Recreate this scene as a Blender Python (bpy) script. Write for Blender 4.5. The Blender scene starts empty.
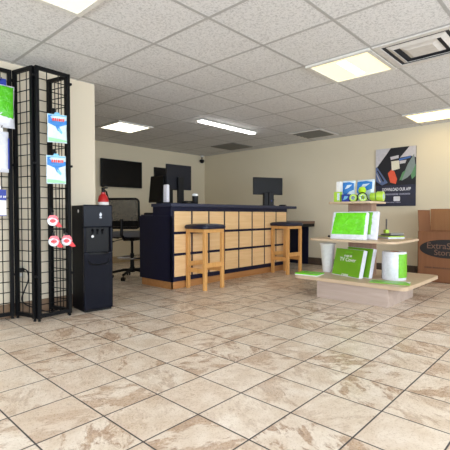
import bpy, bmesh, math, random
from mathutils import Vector, Matrix
random.seed(7)
sc = bpy.context.scene
COL = sc.collection
PI = math.pi
R = math.radians

# ------------------------------------------------------------------ materials
def srgb(r, g, b):
    def f(c):
        c /= 255.0
        return c/12.92 if c <= .04045 else ((c+.055)/1.055)**2.4
    return (f(r), f(g), f(b), 1)

def newmat(name):
    m = bpy.data.materials.new(name); m.use_nodes = True
    nt = m.node_tree
    return m, nt, nt.nodes['Principled BSDF']

def N(nt, typ, **kw):
    n = nt.nodes.new(typ)
    for k, v in kw.items():
        setattr(n, k, v)
    return n

def setin(nt, sock, v):
    if hasattr(v, 'is_output') or isinstance(v, bpy.types.NodeSocket):
        nt.links.new(v, sock)
    else:
        sock.default_value = v

def MA(nt, op, a, b=None, c=None):
    n = N(nt, 'ShaderNodeMath', operation=op)
    setin(nt, n.inputs[0], a)
    if b is not None: setin(nt, n.inputs[1], b)
    if c is not None: setin(nt, n.inputs[2], c)
    return n.outputs[0]

def MIX(nt, fac, a, b, blend='MIX'):
    n = N(nt, 'ShaderNodeMix', data_type='RGBA', blend_type=blend)
    setin(nt, n.inputs[0], fac); setin(nt, n.inputs[6], a); setin(nt, n.inputs[7], b)
    return n.outputs[2]

def MR(nt, v, a, b, c=0., d=1.):
    n = N(nt, 'ShaderNodeMapRange')
    setin(nt, n.inputs[0], v)
    for i, x in enumerate((a, b, c, d)): n.inputs[i+1].default_value = x
    return n.outputs[0]

def noise(nt, vec, scale, detail=4, rough=.55, dist=0.):
    n = N(nt, 'ShaderNodeTexNoise')
    if vec is not None: nt.links.new(vec, n.inputs['Vector'])
    n.inputs['Scale'].default_value = scale
    n.inputs['Detail'].default_value = detail
    n.inputs['Roughness'].default_value = rough
    n.inputs['Distortion'].default_value = dist
    return n.outputs['Fac']

def bump(nt, b, h, strength=.2, dist=.01):
    n = N(nt, 'ShaderNodeBump')
    n.inputs['Strength'].default_value = strength
    n.inputs['Distance'].default_value = dist
    nt.links.new(h, n.inputs['Height']); nt.links.new(n.outputs[0], b.inputs['Normal'])

def plain(name, rgb, rough=.5, metal=0., var=.06, scale=30., bmp=0., spec=None, coat=0.):
    m, nt, b = newmat(name)
    co = N(nt, 'ShaderNodeTexCoord').outputs['Object']
    f = noise(nt, co, scale, 3)
    c = srgb(*rgb)
    lo = tuple(x*(1-var) for x in c[:3])+(1,); hi = tuple(min(1, x*(1+var)) for x in c[:3])+(1,)
    nt.links.new(MIX(nt, MR(nt, f, .3, .7), lo, hi), b.inputs['Base Color'])
    b.inputs['Roughness'].default_value = rough; b.inputs['Metallic'].default_value = metal
    if spec is not None: b.inputs['Specular IOR Level'].default_value = spec
    if coat: b.inputs['Coat Weight'].default_value = coat; b.inputs['Coat Roughness'].default_value = .08
    if bmp: bump(nt, b, noise(nt, co, scale*4, 3), bmp, .004)
    return m

def wood(name, c1, c2, axis=2, rough=.45, scale=1.):
    m, nt, b = newmat(name)
    co = N(nt, 'ShaderNodeTexCoord').outputs['Object']
    mp = N(nt, 'ShaderNodeMapping')
    s = [26*scale]*3; s[axis] = 1.6*scale
    mp.inputs['Scale'].default_value = s
    nt.links.new(co, mp.inputs['Vector'])
    f = noise(nt, mp.outputs[0], 1., 5, .6, .6)
    g = noise(nt, mp.outputs[0], 4., 2, .5)
    v = MA(nt, 'ADD', MA(nt, 'MULTIPLY', f, .75), MA(nt, 'MULTIPLY', g, .25))
    nt.links.new(MIX(nt, MR(nt, v, .32, .68), srgb(*c1), srgb(*c2)), b.inputs['Base Color'])
    b.inputs['Roughness'].default_value = rough
    bump(nt, b, v, .06, .003)
    return m

def emit(name, rgb, strength):
    m, nt, b = newmat(name)
    b.inputs['Base Color'].default_value = (.8, .8, .8, 1)
    b.inputs['Emission Color'].default_value = srgb(*rgb)
    b.inputs['Emission Strength'].default_value = strength
    return m

# floor tile ------------------------------------------------------
FX, FY, FT = .643, 2.5555, .3047
def floor_mat():
    m, nt, b = newmat('stone_floor_tile')
    co = N(nt, 'ShaderNodeTexCoord').outputs['Object']
    sp = N(nt, 'ShaderNodeSeparateXYZ'); nt.links.new(co, sp.inputs[0])
    u = MA(nt, 'DIVIDE', MA(nt, 'SUBTRACT', sp.outputs[0], FX), FT)
    v = MA(nt, 'DIVIDE', MA(nt, 'SUBTRACT', sp.outputs[1], FY), FT)
    iu, iv = MA(nt, 'FLOOR', u), MA(nt, 'FLOOR', v)
    fu, fv = MA(nt, 'FRACT', u), MA(nt, 'FRACT', v)
    du = MA(nt, 'MINIMUM', fu, MA(nt, 'SUBTRACT', 1., fu))
    dv = MA(nt, 'MINIMUM', fv, MA(nt, 'SUBTRACT', 1., fv))
    d = MA(nt, 'MINIMUM', du, dv)
    grout = MR(nt, d, .0085, .015, 1., 0.)
    cid = N(nt, 'ShaderNodeCombineXYZ'); nt.links.new(iu, cid.inputs[0]); nt.links.new(iv, cid.inputs[1])
    wn = N(nt, 'ShaderNodeTexWhiteNoise', noise_dimensions='3D'); nt.links.new(cid.outputs[0], wn.inputs['Vector'])
    ws = N(nt, 'ShaderNodeSeparateColor'); nt.links.new(wn.outputs['Color'], ws.inputs[0])
    # per-tile turn (quarter turns) of the vein direction
    loc = N(nt, 'ShaderNodeCombineXYZ')
    nt.links.new(MA(nt, 'SUBTRACT', fu, .5), loc.inputs[0]); nt.links.new(MA(nt, 'SUBTRACT', fv, .5), loc.inputs[1])
    rot = N(nt, 'ShaderNodeVectorRotate', rotation_type='Z_AXIS')
    nt.links.new(loc.outputs[0], rot.inputs['Vector'])
    nt.links.new(MA(nt, 'ADD', MA(nt, 'MULTIPLY', MA(nt, 'FLOOR', MA(nt, 'MULTIPLY', ws.outputs[0], 4.)), PI/2), .5), rot.inputs['Angle'])
    off = N(nt, 'ShaderNodeVectorMath', operation='SCALE'); nt.links.new(wn.outputs['Color'], off.inputs[0]); off.inputs['Scale'].default_value = 37.
    ad = N(nt, 'ShaderNodeVectorMath', operation='ADD'); nt.links.new(rot.outputs[0], ad.inputs[0]); nt.links.new(off.outputs[0], ad.inputs[1])
    mp = N(nt, 'ShaderNodeMapping'); mp.inputs['Scale'].default_value = (1., 1.9, 1.); nt.links.new(ad.outputs[0], mp.inputs['Vector'])
    big = noise(nt, mp.outputs[0], 1.5, 4, .55, .4)           # broad stone clouds
    vein = noise(nt, mp.outputs[0], 6., 7, .75, .8)           # flaky vein detail
    soft = noise(nt, ad.outputs[0], 2.2, 4, .6)
    fine = noise(nt, ad.outputs[0], 34., 4, .65)
    base = MIX(nt, MR(nt, soft, .35, .65), srgb(229, 216, 200), srgb(210, 191, 170))
    base = MIX(nt, MA(nt, 'MULTIPLY', MR(nt, vein, .45, .68), .30), base, srgb(186, 160, 134))
    amount = MR(nt, ws.outputs[1], .15, .75, .0, 1.)
    thr = MA(nt, 'ADD', big, MA(nt, 'MULTIPLY', MA(nt, 'SUBTRACT', vein, .5), .45))
    patch = MA(nt, 'MULTIPLY', MR(nt, thr, .505, .575), amount)
    brown = MIX(nt, MR(nt, vein, .40, .62), srgb(184, 150, 118), srgb(130, 92, 64))
    base = MIX(nt, MA(nt, 'MULTIPLY', patch, .74), base, brown)
    tint = MIX(nt, MA(nt, 'MULTIPLY', ws.outputs[2], .28), base, srgb(196, 166, 138))
    tint = MIX(nt, MA(nt, 'MULTIPLY', MR(nt, fine, .4, .7), .12), tint, srgb(232, 224, 214))
    grc = srgb(62, 58, 56)
    nt.links.new(MIX(nt, grout, tint, grc), b.inputs['Base Color'])
    nt.links.new(MA(nt, 'ADD', MR(nt, fine, .3, .7, .22, .40), MA(nt, 'MULTIPLY', grout, .4)), b.inputs['Roughness'])
    b.inputs['Specular IOR Level'].default_value = .5
    hgt = MA(nt, 'ADD', MA(nt, 'SUBTRACT', 1., grout), MA(nt, 'MULTIPLY', MA(nt, 'ADD', vein, fine), .18))
    bump(nt, b, hgt, .35, .003)
    return m

def ceil_mat():
    m, nt, b = newmat('fissured_ceiling_tile')
    co = N(nt, 'ShaderNodeTexCoord').outputs['Object']
    f = noise(nt, co, 70., 3, .8)
    g = noise(nt, co, 38., 5, .8, 1.2)
    k = noise(nt, co, .9, 2, .5)
    pit = MR(nt, f, .34, .52, 1., 0.)
    fis = MR(nt, g, .33, .40, 1., 0.)
    c = MIX(nt, MR(nt, k, .3, .7), srgb(218, 217, 217), srgb(225, 224, 224))
    c = MIX(nt, MA(nt, 'MULTIPLY', MA(nt, 'MAXIMUM', pit, fis), .5), c, srgb(120, 120, 122))
    nt.links.new(c, b.inputs['Base Color']); b.inputs['Roughness'].default_value = .95
    b.inputs['Specular IOR Level'].default_value = .1
    bump(nt, b, MA(nt, 'MAXIMUM', pit, fis), -.25, .004)
    return m

def wall_mat(name, rgb):
    m, nt, b = newmat(name)
    co = N(nt, 'ShaderNodeTexCoord').outputs['Object']
    k = noise(nt, co, .7, 3); f = noise(nt, co, 140., 2)
    c = srgb(*rgb)
    nt.links.new(MIX(nt, MR(nt, k, .3, .7), tuple(x*.97 for x in c[:3])+(1,), tuple(x*1.02 for x in c[:3])+(1,)), b.inputs['Base Color'])
    b.inputs['Roughness'].default_value = .75
    bump(nt, b, f, .12, .002)
    return m

def mesh_fabric():
    m, nt, b = newmat('chair_mesh_fabric')
    co = N(nt, 'ShaderNodeTexCoord').outputs['Object']
    b.inputs['Base Color'].default_value = srgb(52, 52, 54); b.inputs['Roughness'].default_value = .8
    w = N(nt, 'ShaderNodeTexVoronoi'); w.inputs['Scale'].default_value = 160.; nt.links.new(co, w.inputs['Vector'])
    hole = MR(nt, w.outputs['Distance'], .3, .5, .45, .15)
    tr = N(nt, 'ShaderNodeBsdfTransparent'); mx = N(nt, 'ShaderNodeMixShader')
    nt.links.new(hole, mx.inputs[0]); nt.links.new(b.outputs[0], mx.inputs[1]); nt.links.new(tr.outputs[0], mx.inputs[2])
    nt.links.new(mx.outputs[0], nt.nodes['Material Output'].inputs[0])
    return m

def poly_bag(name, rgb, lo=.12, bs=.5):
    m, nt, b = newmat(name)
    co = N(nt, 'ShaderNodeTexCoord').outputs['Object']
    f = noise(nt, co, 16., 4, .6, 1.)
    c = srgb(*rgb)
    nt.links.new(MIX(nt, MR(nt, f, .3, .7), tuple(x*.88 for x in c[:3])+(1,), tuple(min(1, x*1.12) for x in c[:3])+(1,)), b.inputs['Base Color'])
    b.inputs['Roughness'].default_value = lo
    bump(nt, b, f, bs, .03)
    return m

def poster_mat():
    # the blurred picture on the poster: dark opening, pale sky corners, coloured bands
    m, nt, b = newmat('poster_background')
    co = N(nt, 'ShaderNodeTexCoord').outputs['Object']
    f = noise(nt, co, 7., 4)
    nt.links.new(MIX(nt, MR(nt, f, .35, .65), srgb(36, 38, 58), srgb(44, 46, 68)), b.inputs['Base Color'])
    b.inputs['Roughness'].default_value = .35
    return m

M = {}
M['floor'] = floor_mat(); M['ceil'] = ceil_mat()
M['wall'] = wall_mat('wall_paint_beige', (220, 208, 182))
M['wall2'] = wall_mat('wall_paint_light', (220, 208, 186))
M['grid'] = plain('ceiling_t_bar_grey', (172, 171, 170), .5)
M['base_dark'] = plain('baseboard_dark_brown', (82, 68, 56), .5)
M['base_tan'] = plain('baseboard_tan', (176, 154, 120), .5)
M['base_brown'] = plain('baseboard_brown', (128, 102, 78), .5)
M['navy'] = plain('navy_laminate', (15, 19, 46), .4, var=.08, scale=6, spec=.3)
M['navytop'] = plain('navy_worktop', (44, 48, 70), .45, var=.12, scale=60)
M['maple'] = wood('maple_panel', (238, 200, 150), (224, 180, 126), 0, .42)
M['oak'] = wood('oak_stool_wood', (224, 170, 104), (204, 146, 80), 2, .4)
M['plinth'] = wood('oak_plinth_wood', (190, 136, 82), (164, 110, 62), 0, .45)
M['cushion'] = plain('navy_vinyl_cushion', (17, 23, 48), .38, bmp=.1)
M['black'] = plain('black_plastic', (12, 12, 15), .4, spec=.2)
M['blackmat'] = plain('black_matte_metal', (12, 12, 14), .5, spec=.2)
M['rack'] = plain('black_powder_coat', (11, 11, 13), .5, spec=.15)
M['gloss'] = plain('black_gloss_panel', (7, 9, 22), .22, spec=.14)
M['coolside'] = plain('black_satin_side', (6, 7, 12), .5, spec=.1)
M['screen'] = plain('dark_screen_glass', (7, 7, 10), .25, spec=.2)
M['monback'] = plain('monitor_back_grey', (24, 24, 31), .5, spec=.2)
M['chairmesh'] = mesh_fabric()
M['chairfab'] = plain('chair_dark_fabric', (34, 34, 38), .8, bmp=.2, scale=80)
M['chairgrey'] = plain('chair_grey_fabric', (96, 96, 100), .7, bmp=.2, scale=80)
M['chrome'] = plain('chrome', (190, 190, 195), .2, 1.)
M['steel'] = plain('zinc_steel', (160, 160, 165), .35, .9)
M['white'] = plain('white_plastic', (226, 226, 226), .4)
M['whitefilm'] = poly_bag('white_stretch_film', (222, 224, 232), .25, .15)
M['whitepaper'] = plain('white_paper', (232, 230, 228), .6)
M['lilac'] = plain('white_card_edge', (222, 220, 228), .5)
M['lime'] = plain('lime_green_plastic', (176, 214, 40), .35)
M['limetape'] = plain('lime_green_tape', (170, 208, 60), .3, coat=.3)
M['limebag'] = poly_bag('lime_green_poly', (110, 216, 30), .16)
M['greenbag'] = poly_bag('green_poly', (84, 190, 30))
M['greenbox'] = plain('green_carton', (112, 170, 34), .4, var=.1, scale=5)
M['greenfilm'] = poly_bag('green_label_film', (112, 184, 40), .3, .15)
M['blue'] = poly_bag('blue_print', (46, 124, 200), .25)
M['lblue'] = poly_bag('light_blue_print', (120, 190, 232), .25)
M['dblue'] = plain('dark_blue_print', (24, 50, 150), .4)
M['paleprint'] = poly_bag('pale_print', (206, 224, 234), .25, .2)
M['red'] = plain('red_plastic', (216, 40, 46), .35)
M['pink'] = plain('pink_red_print', (232, 112, 122), .35)
M['palegreen'] = plain('pale_green_print', (150, 210, 160), .4)
M['extred'] = plain('extinguisher_red_paint', (190, 22, 26), .3, coat=.3)
M['cardboard'] = wood('cardboard', (138, 92, 60), (126, 82, 52), 2, .8, .6)
M['cardin'] = wood('cardboard_inside', (158, 112, 72), (148, 102, 64), 2, .8, .6)
M['ink'] = plain('black_ink', (28, 24, 24), .6)
M['brownink'] = plain('brown_lettering', (112, 84, 68), .7)
M['darkink'] = plain('dark_brown_ink', (92, 62, 44), .7)
M['ash'] = wood('ash_laminate_top', (206, 182, 154), (190, 164, 134), 1, .45, .6)
M['ashgrey'] = wood('ash_laminate_grey', (190, 172, 160), (172, 152, 140), 1, .5, .6)
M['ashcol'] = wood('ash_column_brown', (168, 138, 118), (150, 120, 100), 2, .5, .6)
M['deskedge'] = wood('brown_desk_laminate', (116, 88, 72), (98, 74, 60), 0, .45, .6)
M['poster'] = poster_mat()
M['pgrey'] = plain('poster_pale_grey', (196, 192, 196), .35)
M['pblack'] = plain('poster_black', (20, 20, 28), .35)
M['pblue'] = plain('poster_slate_blue', (92, 108, 146), .35)
M['pbrightblue'] = plain('poster_blue', (70, 110, 180), .35)
M['pgreen'] = plain('poster_green', (92, 140, 96), .35)
M['pgreygreen'] = plain('poster_grey_green', (128, 140, 138), .35)
M['porange'] = plain('poster_orange_red', (226, 92, 62), .35)
M['pcream'] = plain('poster_cream', (222, 218, 196), .35)
M['ptext'] = plain('poster_white_print', (220, 220, 226), .4)
M['pdim'] = plain('poster_grey_print', (150, 150, 170), .4)
M['troffer'] = emit('troffer_diffuser_glow', (255, 230, 158), .60)
M['tube'] = emit('troffer_tube_glow', (255, 246, 224), 6.)
M['trofferw'] = emit('troffer_warm_glow', (255, 216, 128), 2.2)
M['trofferc'] = emit('troffer_cool_glow', (255, 250, 226), 2.)
M['strip'] = emit('strip_led_glow', (255, 254, 250), 12.)
M['frame'] = plain('fixture_white_metal', (214, 212, 206), .45)
M['ventwhite'] = plain('vent_white_metal', (206, 202, 198), .45)
M['ventdark'] = plain('vent_dark_interior', (30, 34, 44), .7)
M['ventgrey'] = plain('vent_grey_metal', (120, 118, 114), .6)
M['outlet'] = plain('outlet_ivory', (206, 198, 178), .45)

# ------------------------------------------------------------------ mesh builder
class MB:
    def __init__(s): s.bm = bmesh.new()
    def _merge(s, b, mat=None):
        if mat is not None: bmesh.ops.transform(b, matrix=mat, verts=b.verts)
        me = bpy.data.meshes.new('t'); b.to_mesh(me); b.free(); s.bm.from_mesh(me); bpy.data.meshes.remove(me)
        return s
    def box(s, lo, hi, bev=0., seg=2, rot=None, piv=None):
        b = bmesh.new()
        bmesh.ops.create_cube(b, size=1.)
        c = [(lo[i]+hi[i])/2 for i in range(3)]; d = [abs(hi[i]-lo[i]) for i in range(3)]
        bmesh.ops.scale(b, vec=d, verts=b.verts)
        if bev: bmesh.ops.bevel(b, geom=b.edges[:], offset=min(bev, min(d)*.48), segments=seg, affect='EDGES', profile=.6)
        m = Matrix.Translation(c)
        if rot is not None:
            p = Vector(piv if piv else c)
            m = Matrix.Translation(p) @ rot.to_4x4() @ Matrix.Translation(-p) @ m
        return s._merge(b, m)
    def cyl(s, p0, p1, r0, r1=None, seg=20, caps=True, bev=0.):
        p0, p1 = Vector(p0), Vector(p1); r1 = r0 if r1 is None else r1
        d = p1-p0; b = bmesh.new()
        bmesh.ops.create_cone(b, cap_ends=caps, segments=seg, radius1=r0, radius2=r1, depth=d.length)
        if bev:
            es = [e for e in b.edges if abs(e.verts[0].co.z-e.verts[1].co.z) < 1e-6]
            bmesh.ops.bevel(b, geom=es, offset=bev, segments=2, affect='EDGES')
        q = Vector((0, 0, 1)).rotation_difference(d.normalized())
        return s._merge(b, Matrix.Translation((p0+p1)/2) @ q.to_matrix().to_4x4())
    def lathe(s, prof, c=(0, 0, 0), seg=28, axis=None):
        b = bmesh.new(); rings = []
        for r, z in prof:
            if r < 1e-5: rings.append([b.verts.new((0, 0, z))])
            else: rings.append([b.verts.new((r*math.cos(2*PI*k/seg), r*math.sin(2*PI*k/seg), z)) for k in range(seg)])
        for a, e in zip(rings, rings[1:]):
            for k in range(seg):
                k2 = (k+1) % seg
                if len(a) == 1 and len(e) == 1: continue
                if len(a) == 1: b.faces.new((a[0], e[k2], e[k]))
                elif len(e) == 1: b.faces.new((a[k], a[k2], e[0]))
                else: b.faces.new((a[k], a[k2], e[k2], e[k]))
        bmesh.ops.recalc_face_normals(b, faces=b.faces)
        m = Matrix.Translation(c)
        if axis is not None: m = m @ Vector((0, 0, 1)).rotation_difference(Vector(axis).normalized()).to_matrix().to_4x4()
        return s._merge(b, m)
    def tube(s, pts, r, seg=8, closed=False):
        pts = [Vector(p) for p in pts]; b = bmesh.new(); rings = []; n = len(pts)
        up = None
        for i, p in enumerate(pts):
            a = pts[(i-1) % n] if (i > 0 or closed) else p
            c = pts[(i+1) % n] if (i < n-1 or closed) else p
            t = (c-a).normalized()
            if up is None:
                up = Vector((0, 0, 1)) if abs(t.z) < .9 else Vector((1, 0, 0))
            x = (up - t*up.dot(t)).normalized(); y = t.cross(x); up = x
            rings.append([b.verts.new(p + x*r*math.cos(2*PI*k/seg) + y*r*math.sin(2*PI*k/seg)) for k in range(seg)])
        prs = list(zip(rings, rings[1:])) + ([(rings[-1], rings[0])] if closed else [])
        for a, e in prs:
            for k in range(seg): b.faces.new((a[k], a[(k+1) % seg], e[(k+1) % seg], e[k]))
        if not closed:
            b.faces.new(list(reversed(rings[0]))); b.faces.new(rings[-1])
        bmesh.ops.recalc_face_normals(b, faces=b.faces)
        return s._merge(b)
    def prism(s, poly, depth, mat=None, bev=0.):
        """2D polygon in local XY, extruded to +Z by depth, then moved by mat."""
        b = bmesh.new()
        f = b.faces.new([b.verts.new((x, y, 0)) for x, y in poly])
        r = bmesh.ops.extrude_face_region(b, geom=[f])
        bmesh.ops.translate(b, vec=(0, 0, depth), verts=[v for v in r['geom'] if isinstance(v, bmesh.types.BMVert)])
        bmesh.ops.recalc_face_normals(b, faces=b.faces)
        if bev: bmesh.ops.bevel(b, geom=[e for e in b.edges if abs(e.verts[0].co.z-e.verts[1].co.z) < 1e-6], offset=bev, segments=2, affect='EDGES')
        return s._merge(b, mat)
    def pillow(s, w, h, t, nx=14, nz=16, mat=None, p=.45, wob=0., seed=1):
        """soft pouch: XZ outline w x h (origin bottom centre), thickness t in Y"""
        rnd = random.Random(seed); b = bmesh.new(); g = {}
        for sd in (-1, 1):
            for i in range(nx+1):
                for j in range(nz+1):
                    a, c = i/nx*2-1, j/nz*2-1
                    edge = i in (0, nx) or j in (0, nz)
                    if edge and sd == 1: g[sd, i, j] = g[-1, i, j]; continue
                    th = ((1-a*a)*(1-c*c))**p if not edge else 0
                    y = sd*t/2*th*(1 + (rnd.uniform(-wob, wob) if not edge else 0))
                    g[sd, i, j] = b.verts.new((a*w/2*(1-.03*(1-abs(c))), y, (c+1)/2*h))
        for sd in (-1, 1):
            for i in range(nx):
                for j in range(nz):
                    q = [g[sd, i, j], g[sd, i+1, j], g[sd, i+1, j+1], g[sd, i, j+1]]
                    b.faces.new(q if sd == -1 else q[::-1])
        return s._merge(b, mat)
    def build(s, name, mat, parent=None, smooth=False, loc=None, weld=False, ang=40):
        me = bpy.data.meshes.new(name)
        if weld: bmesh.ops.remove_doubles(s.bm, verts=s.bm.verts, dist=1e-5)
        s.bm.to_mesh(me); s.bm.free()
        me.materials.append(mat)
        o = bpy.data.objects.new(name, me); COL.objects.link(o)
        if parent is not None: o.parent = parent
        if loc is not None: o.location = loc
        if smooth:
            for p in me.polygons: p.use_smooth = True
            try: me.set_sharp_from_angle(angle=R(ang))
            except Exception: pass
        return o

def tag(o, label=None, cat=None, group=None, kind=None):
    if label: o['label'] = label
    if cat: o['category'] = cat
    if group: o['group'] = group
    if kind: o['kind'] = kind
    return o
def thing(name, loc, label, cat, group=None, rz=0., rot=None):
    o = bpy.data.objects.new(name, None); COL.objects.link(o); o.empty_display_size = .1
    o.location = loc
    o.rotation_euler = rot if rot else (0, 0, rz)
    return tag(o, label, cat, group)
def struct(name, mb, mat, **k):
    return tag(mb.build(name, mat, **k), kind='structure')
def kids(o): return [c for c in COL.objects if c.parent == o]
def copy_tree(o, parent=None):
    c = o.copy(); COL.objects.link(c)
    if parent is not None: c.parent = parent
    for ch in kids(o): copy_tree(ch, c)
    return c
def text(name, s, size, mat, parent, loc, rot, thick=.0006, align='CENTER', sx=1., bold=0.):
    cu = bpy.data.curves.new(name, 'FONT'); cu.body = s; cu.size = size; cu.extrude = thick
    cu.align_x = align; cu.align_y = 'CENTER'; cu.offset = bold
    tmp = bpy.data.objects.new('tmp', cu); COL.objects.link(tmp)
    dg = bpy.context.evaluated_depsgraph_get(); dg.update()
    me = bpy.data.meshes.new_from_object(tmp.evaluated_get(dg))
    bpy.data.objects.remove(tmp); bpy.data.curves.remove(cu)
    me.materials.clear(); me.materials.append(mat); me.name = name
    o = bpy.data.objects.new(name, me); COL.objects.link(o); o.parent = parent
    o.location = loc; o.rotation_euler = rot; o.scale = (sx, 1, 1)
    return o
def rr(w, h, r, n=5, cx=0, cy=0):
    """rounded rectangle outline"""
    out = []
    for sx, sy, a0 in ((1, 1, 0), (-1, 1, 90), (-1, -1, 180), (1, -1, 270)):
        for k in range(n+1):
            a = R(a0+90*k/n)
            out.append((cx+sx*(w/2-r)+r*math.cos(a), cy+sy*(h/2-r)+r*math.sin(a)))
    return out

# ------------------------------------------------------------------ geometry constants
H = .925                # camera height
CZ = 2.265              # ceiling
G = .6096               # ceiling module
GX, GY = 1.95, 2.58     # a ceiling grid node
WL = 3.84               # wall behind the rack (y)
WE = 2.14               # where that wall ends (x)
WB = 6.70               # far wall (y)
WR = 6.50               # right wall (x)
X0, Y0 = -2.4, -2.6     # behind the camera

# ------------------------------------------------------------------ room shell
struct('floor', MB().box((X0-.1, Y0-.1, -.1), (WR+.1, WB+.1, 0)), M['floor'])
struct('ceiling', MB().box((X0-.1, Y0-.1, CZ), (WR+.1, WB+.1, CZ+.1)), M['ceil'])
b = MB()
for k in range(-8, 9):
    x = GX+G*k
    if X0 < x < WR: b.box((x-.012, Y0, CZ-.0012), (x+.012, WB, CZ+.002))
    y = GY+G*k
    if Y0 < y < WB: b.box((X0, y-.012, CZ-.001), (WR, y+.012, CZ+.002))
struct('trim_1', b, M['grid'])
b = MB().box((X0-.1, WL, 0), (WE, WL+.12, CZ)).box((WE-.12, WL+.12, 0), (WE, WB, CZ))
struct('wall_left', b, M['wall2'])
struct('wall_back', MB().box((WE-.12, WB, 0), (WR+.1, WB+.1, CZ)), M['wall'])
struct('wall_right', MB().box((WR, Y0, 0), (WR+.1, WB+.1, CZ)), M['wall'])
# shop front behind the camera: two walls with wide glazed openings (daylight)
b = MB()
b.box((X0, Y0-.1, 0), (WR, Y0, .45)).box((X0, Y0-.1, 2.1), (WR, Y0, CZ))
for x in (X0, -.4, 1.7, 3.8, WR-.25): b.box((x, Y0-.1, .45), (x+.12 if x < 6 else WR, Y0, 2.1))
struct('wall_front', b, M['wall'])
b = MB()
b.box((X0-.1, Y0, 0), (X0, WL, .45)).box((X0-.1, Y0, 2.1), (X0, WL, CZ))
for y in (Y0, -.6, 1.5, WL-.3): b.box((X0-.1, y, .45), (X0, y+.12 if y < 3 else WL, 2.1))
struct('wall_side', b, M['wall'])
struct('baseboard_left', MB().box((X0, WL-.012, 0), (WE, WL, .125), .004), M['base_brown'])
struct('baseboard_back', MB().box((WE, WB-.014, 0), (WR, WB, .125), .004), M['base_tan'])
b = MB()
y = Y0
while y < WB-.01:
    b.box((WR-.014, y, 0), (WR, min(y+.1, WB), .13), .004); y += .103
struct('baseboard_right', b, M['base_dark'])

# ------------------------------------------------------------------ ceiling fixtures
def troffer(ix, iy, label, glow, rod=True):
    x, y = GX+G*ix, GY+G*iy
    t = thing('ceiling_light', (x+G/2, y+G/2, CZ-.012), label, 'light', 'recessed ceiling lights')
    w = G/2-.006
    f = MB()
    f.box((-w, -w, -.006), (w, -w+.035, .014)).box((-w, w-.035, -.006), (w, w, .014))
    f.box((-w, -w+.035, -.006), (-w+.035, w-.035, .014)).box((w-.035, -w+.035, -.006), (w, w-.035, .014))
    f.build('frame', M['frame'], t)
    MB().box((-w+.03, -w+.03, -.001), (w-.03, w-.03, .011)).build('diffuser', glow, t)
    if rod:
        MB().box((-.20, -.04, -.0025), (.20, .04, -.0005), .001).build('lamp_glow', M['tube'], t)
    return t
troffer(2, -2, 'bright square ceiling light beside the large air diffuser', M['troffer'])
troffer(6, -2, 'square ceiling light nearest the poster wall', M['trofferw'])
troffer(2, 4, 'small square ceiling light above the wall television and office chair', M['trofferc'], False)
troffer(-2, -1, 'square ceiling light above the wire rack, cut by the top of the photo', M['troffer'])
t = thing('strip_light', (4.50, 4.115, CZ-.006), 'long narrow white strip light above the service counter', 'light')
MB().box((-.61, -.055, -.02), (.61, .055, 0), .004).build('housing', M['frame'], t)
MB().box((-.60, -.042, -.036), (.60, .042, -.018), .01).build('diffuser', M['strip'], t)

# big three-way air diffuser
t = thing('air_diffuser', (GX+G*2.5, GY-G*2.5, CZ-.006), 'large white square air diffuser with dark slots beside the bright ceiling light', 'vent')
w = G/2-.008
f = MB()
for (a, c) in ((w, w-.05),):
    f.box((-a, -a, -.008), (a, -c, .004), .002).box((-a, c, -.008), (a, a, .004), .002)
    f.box((-a, -c, -.008), (-c, c, .004), .002).box((c, -c, -.008), (a, c, .004), .002)
f.build('frame', M['ventwhite'], t)
MB().box((-w+.04, -w+.04, .0), (w-.04, w-.04, .005)).build('backing', M['ventdark'], t)
for k, s in enumerate((.215, .135)):
    f = MB(); d = s-.04
    z0, z1 = -.018, -.002
    for ax in range(4):
        rot = Matrix.Rotation(ax*PI/2, 3, 'Z')
        q = MB(); 
        bb = bmesh.new()
        pts = [(-s, -s, z1+.0), (s, -s, z1), (d, -d, z0), (-d, -d, z0)]
        vs = [bb.verts.new(rot @ Vector(p)) for p in pts]; vs2 = [bb.verts.new(rot @ (Vector(p)+Vector((0, 0, .004)))) for p in pts]
        bb.faces.new(vs[::-1]); bb.faces.new(vs2)
        for i in range(4): bb.faces.new((vs[i], vs[(i+1) % 4], vs2[(i+1) % 4], vs2[i]))
        bmesh.ops.recalc_face_normals(bb, faces=bb.faces)
        f._merge(bb)
    if k == 1: f.box((-d, -d, z0), (d, d, z0+.004))
    f.build('louver', M['ventwhite'], t)
def vent(ix, iy, label, frame, louv):
    t = thing('ceiling_vent', (GX+G*(ix+.5), GY+G*(iy+.5), CZ-.006), label, 'vent', 'square ceiling vents')
    w = G/2-.008; f = MB(); c = w-.045
    f.box((-w, -w, -.006), (w, -c, .004), .002).box((-w, c, -.006), (w, w, .004), .002)
    f.box((-w, -c, -.006), (-c, c, .004), .002).box((c, -c, -.006), (w, c, .004), .002)
    f.build('frame', frame, t)
    MB().box((-c, -c, .001), (c, c, .005)).build('backing', M['ventdark'], t)
    for k in range(5):
        x = -c+.04+k*(2*c-.08)/4
        MB().box((x-.035, -c, -.006), (x+.02, c, -.003), rot=Matrix.Rotation(R(14), 3, 'Y')).build('louver', louv, t)
vent(6, 1, 'square ceiling vent with dark slats between strip light and poster', M['ventwhite'], M['ventgrey'])
vent(6, 4, 'brownish grey square ceiling vent in the far corner of the room', M['ventgrey'], M['ventgrey'])

# security camera near the far corner
t = thing('security_camera', (6.36, 6.64, CZ-.006), 'small black security camera under the ceiling in the far corner', 'camera')
MB().cyl((0, 0, -.03), (0, 0, 0), .035, seg=20).build('mount', M['white'], t, True)
MB().cyl((0, 0, -.09), (0, 0, -.03), .012).build('stem', M['black'], t, True)
MB().lathe([(0, -.17), (.03, -.165), (.055, -.13), (.055, -.10), (.03, -.085), (0, -.082)]).build('dome', M['black'], t, True)

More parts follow.
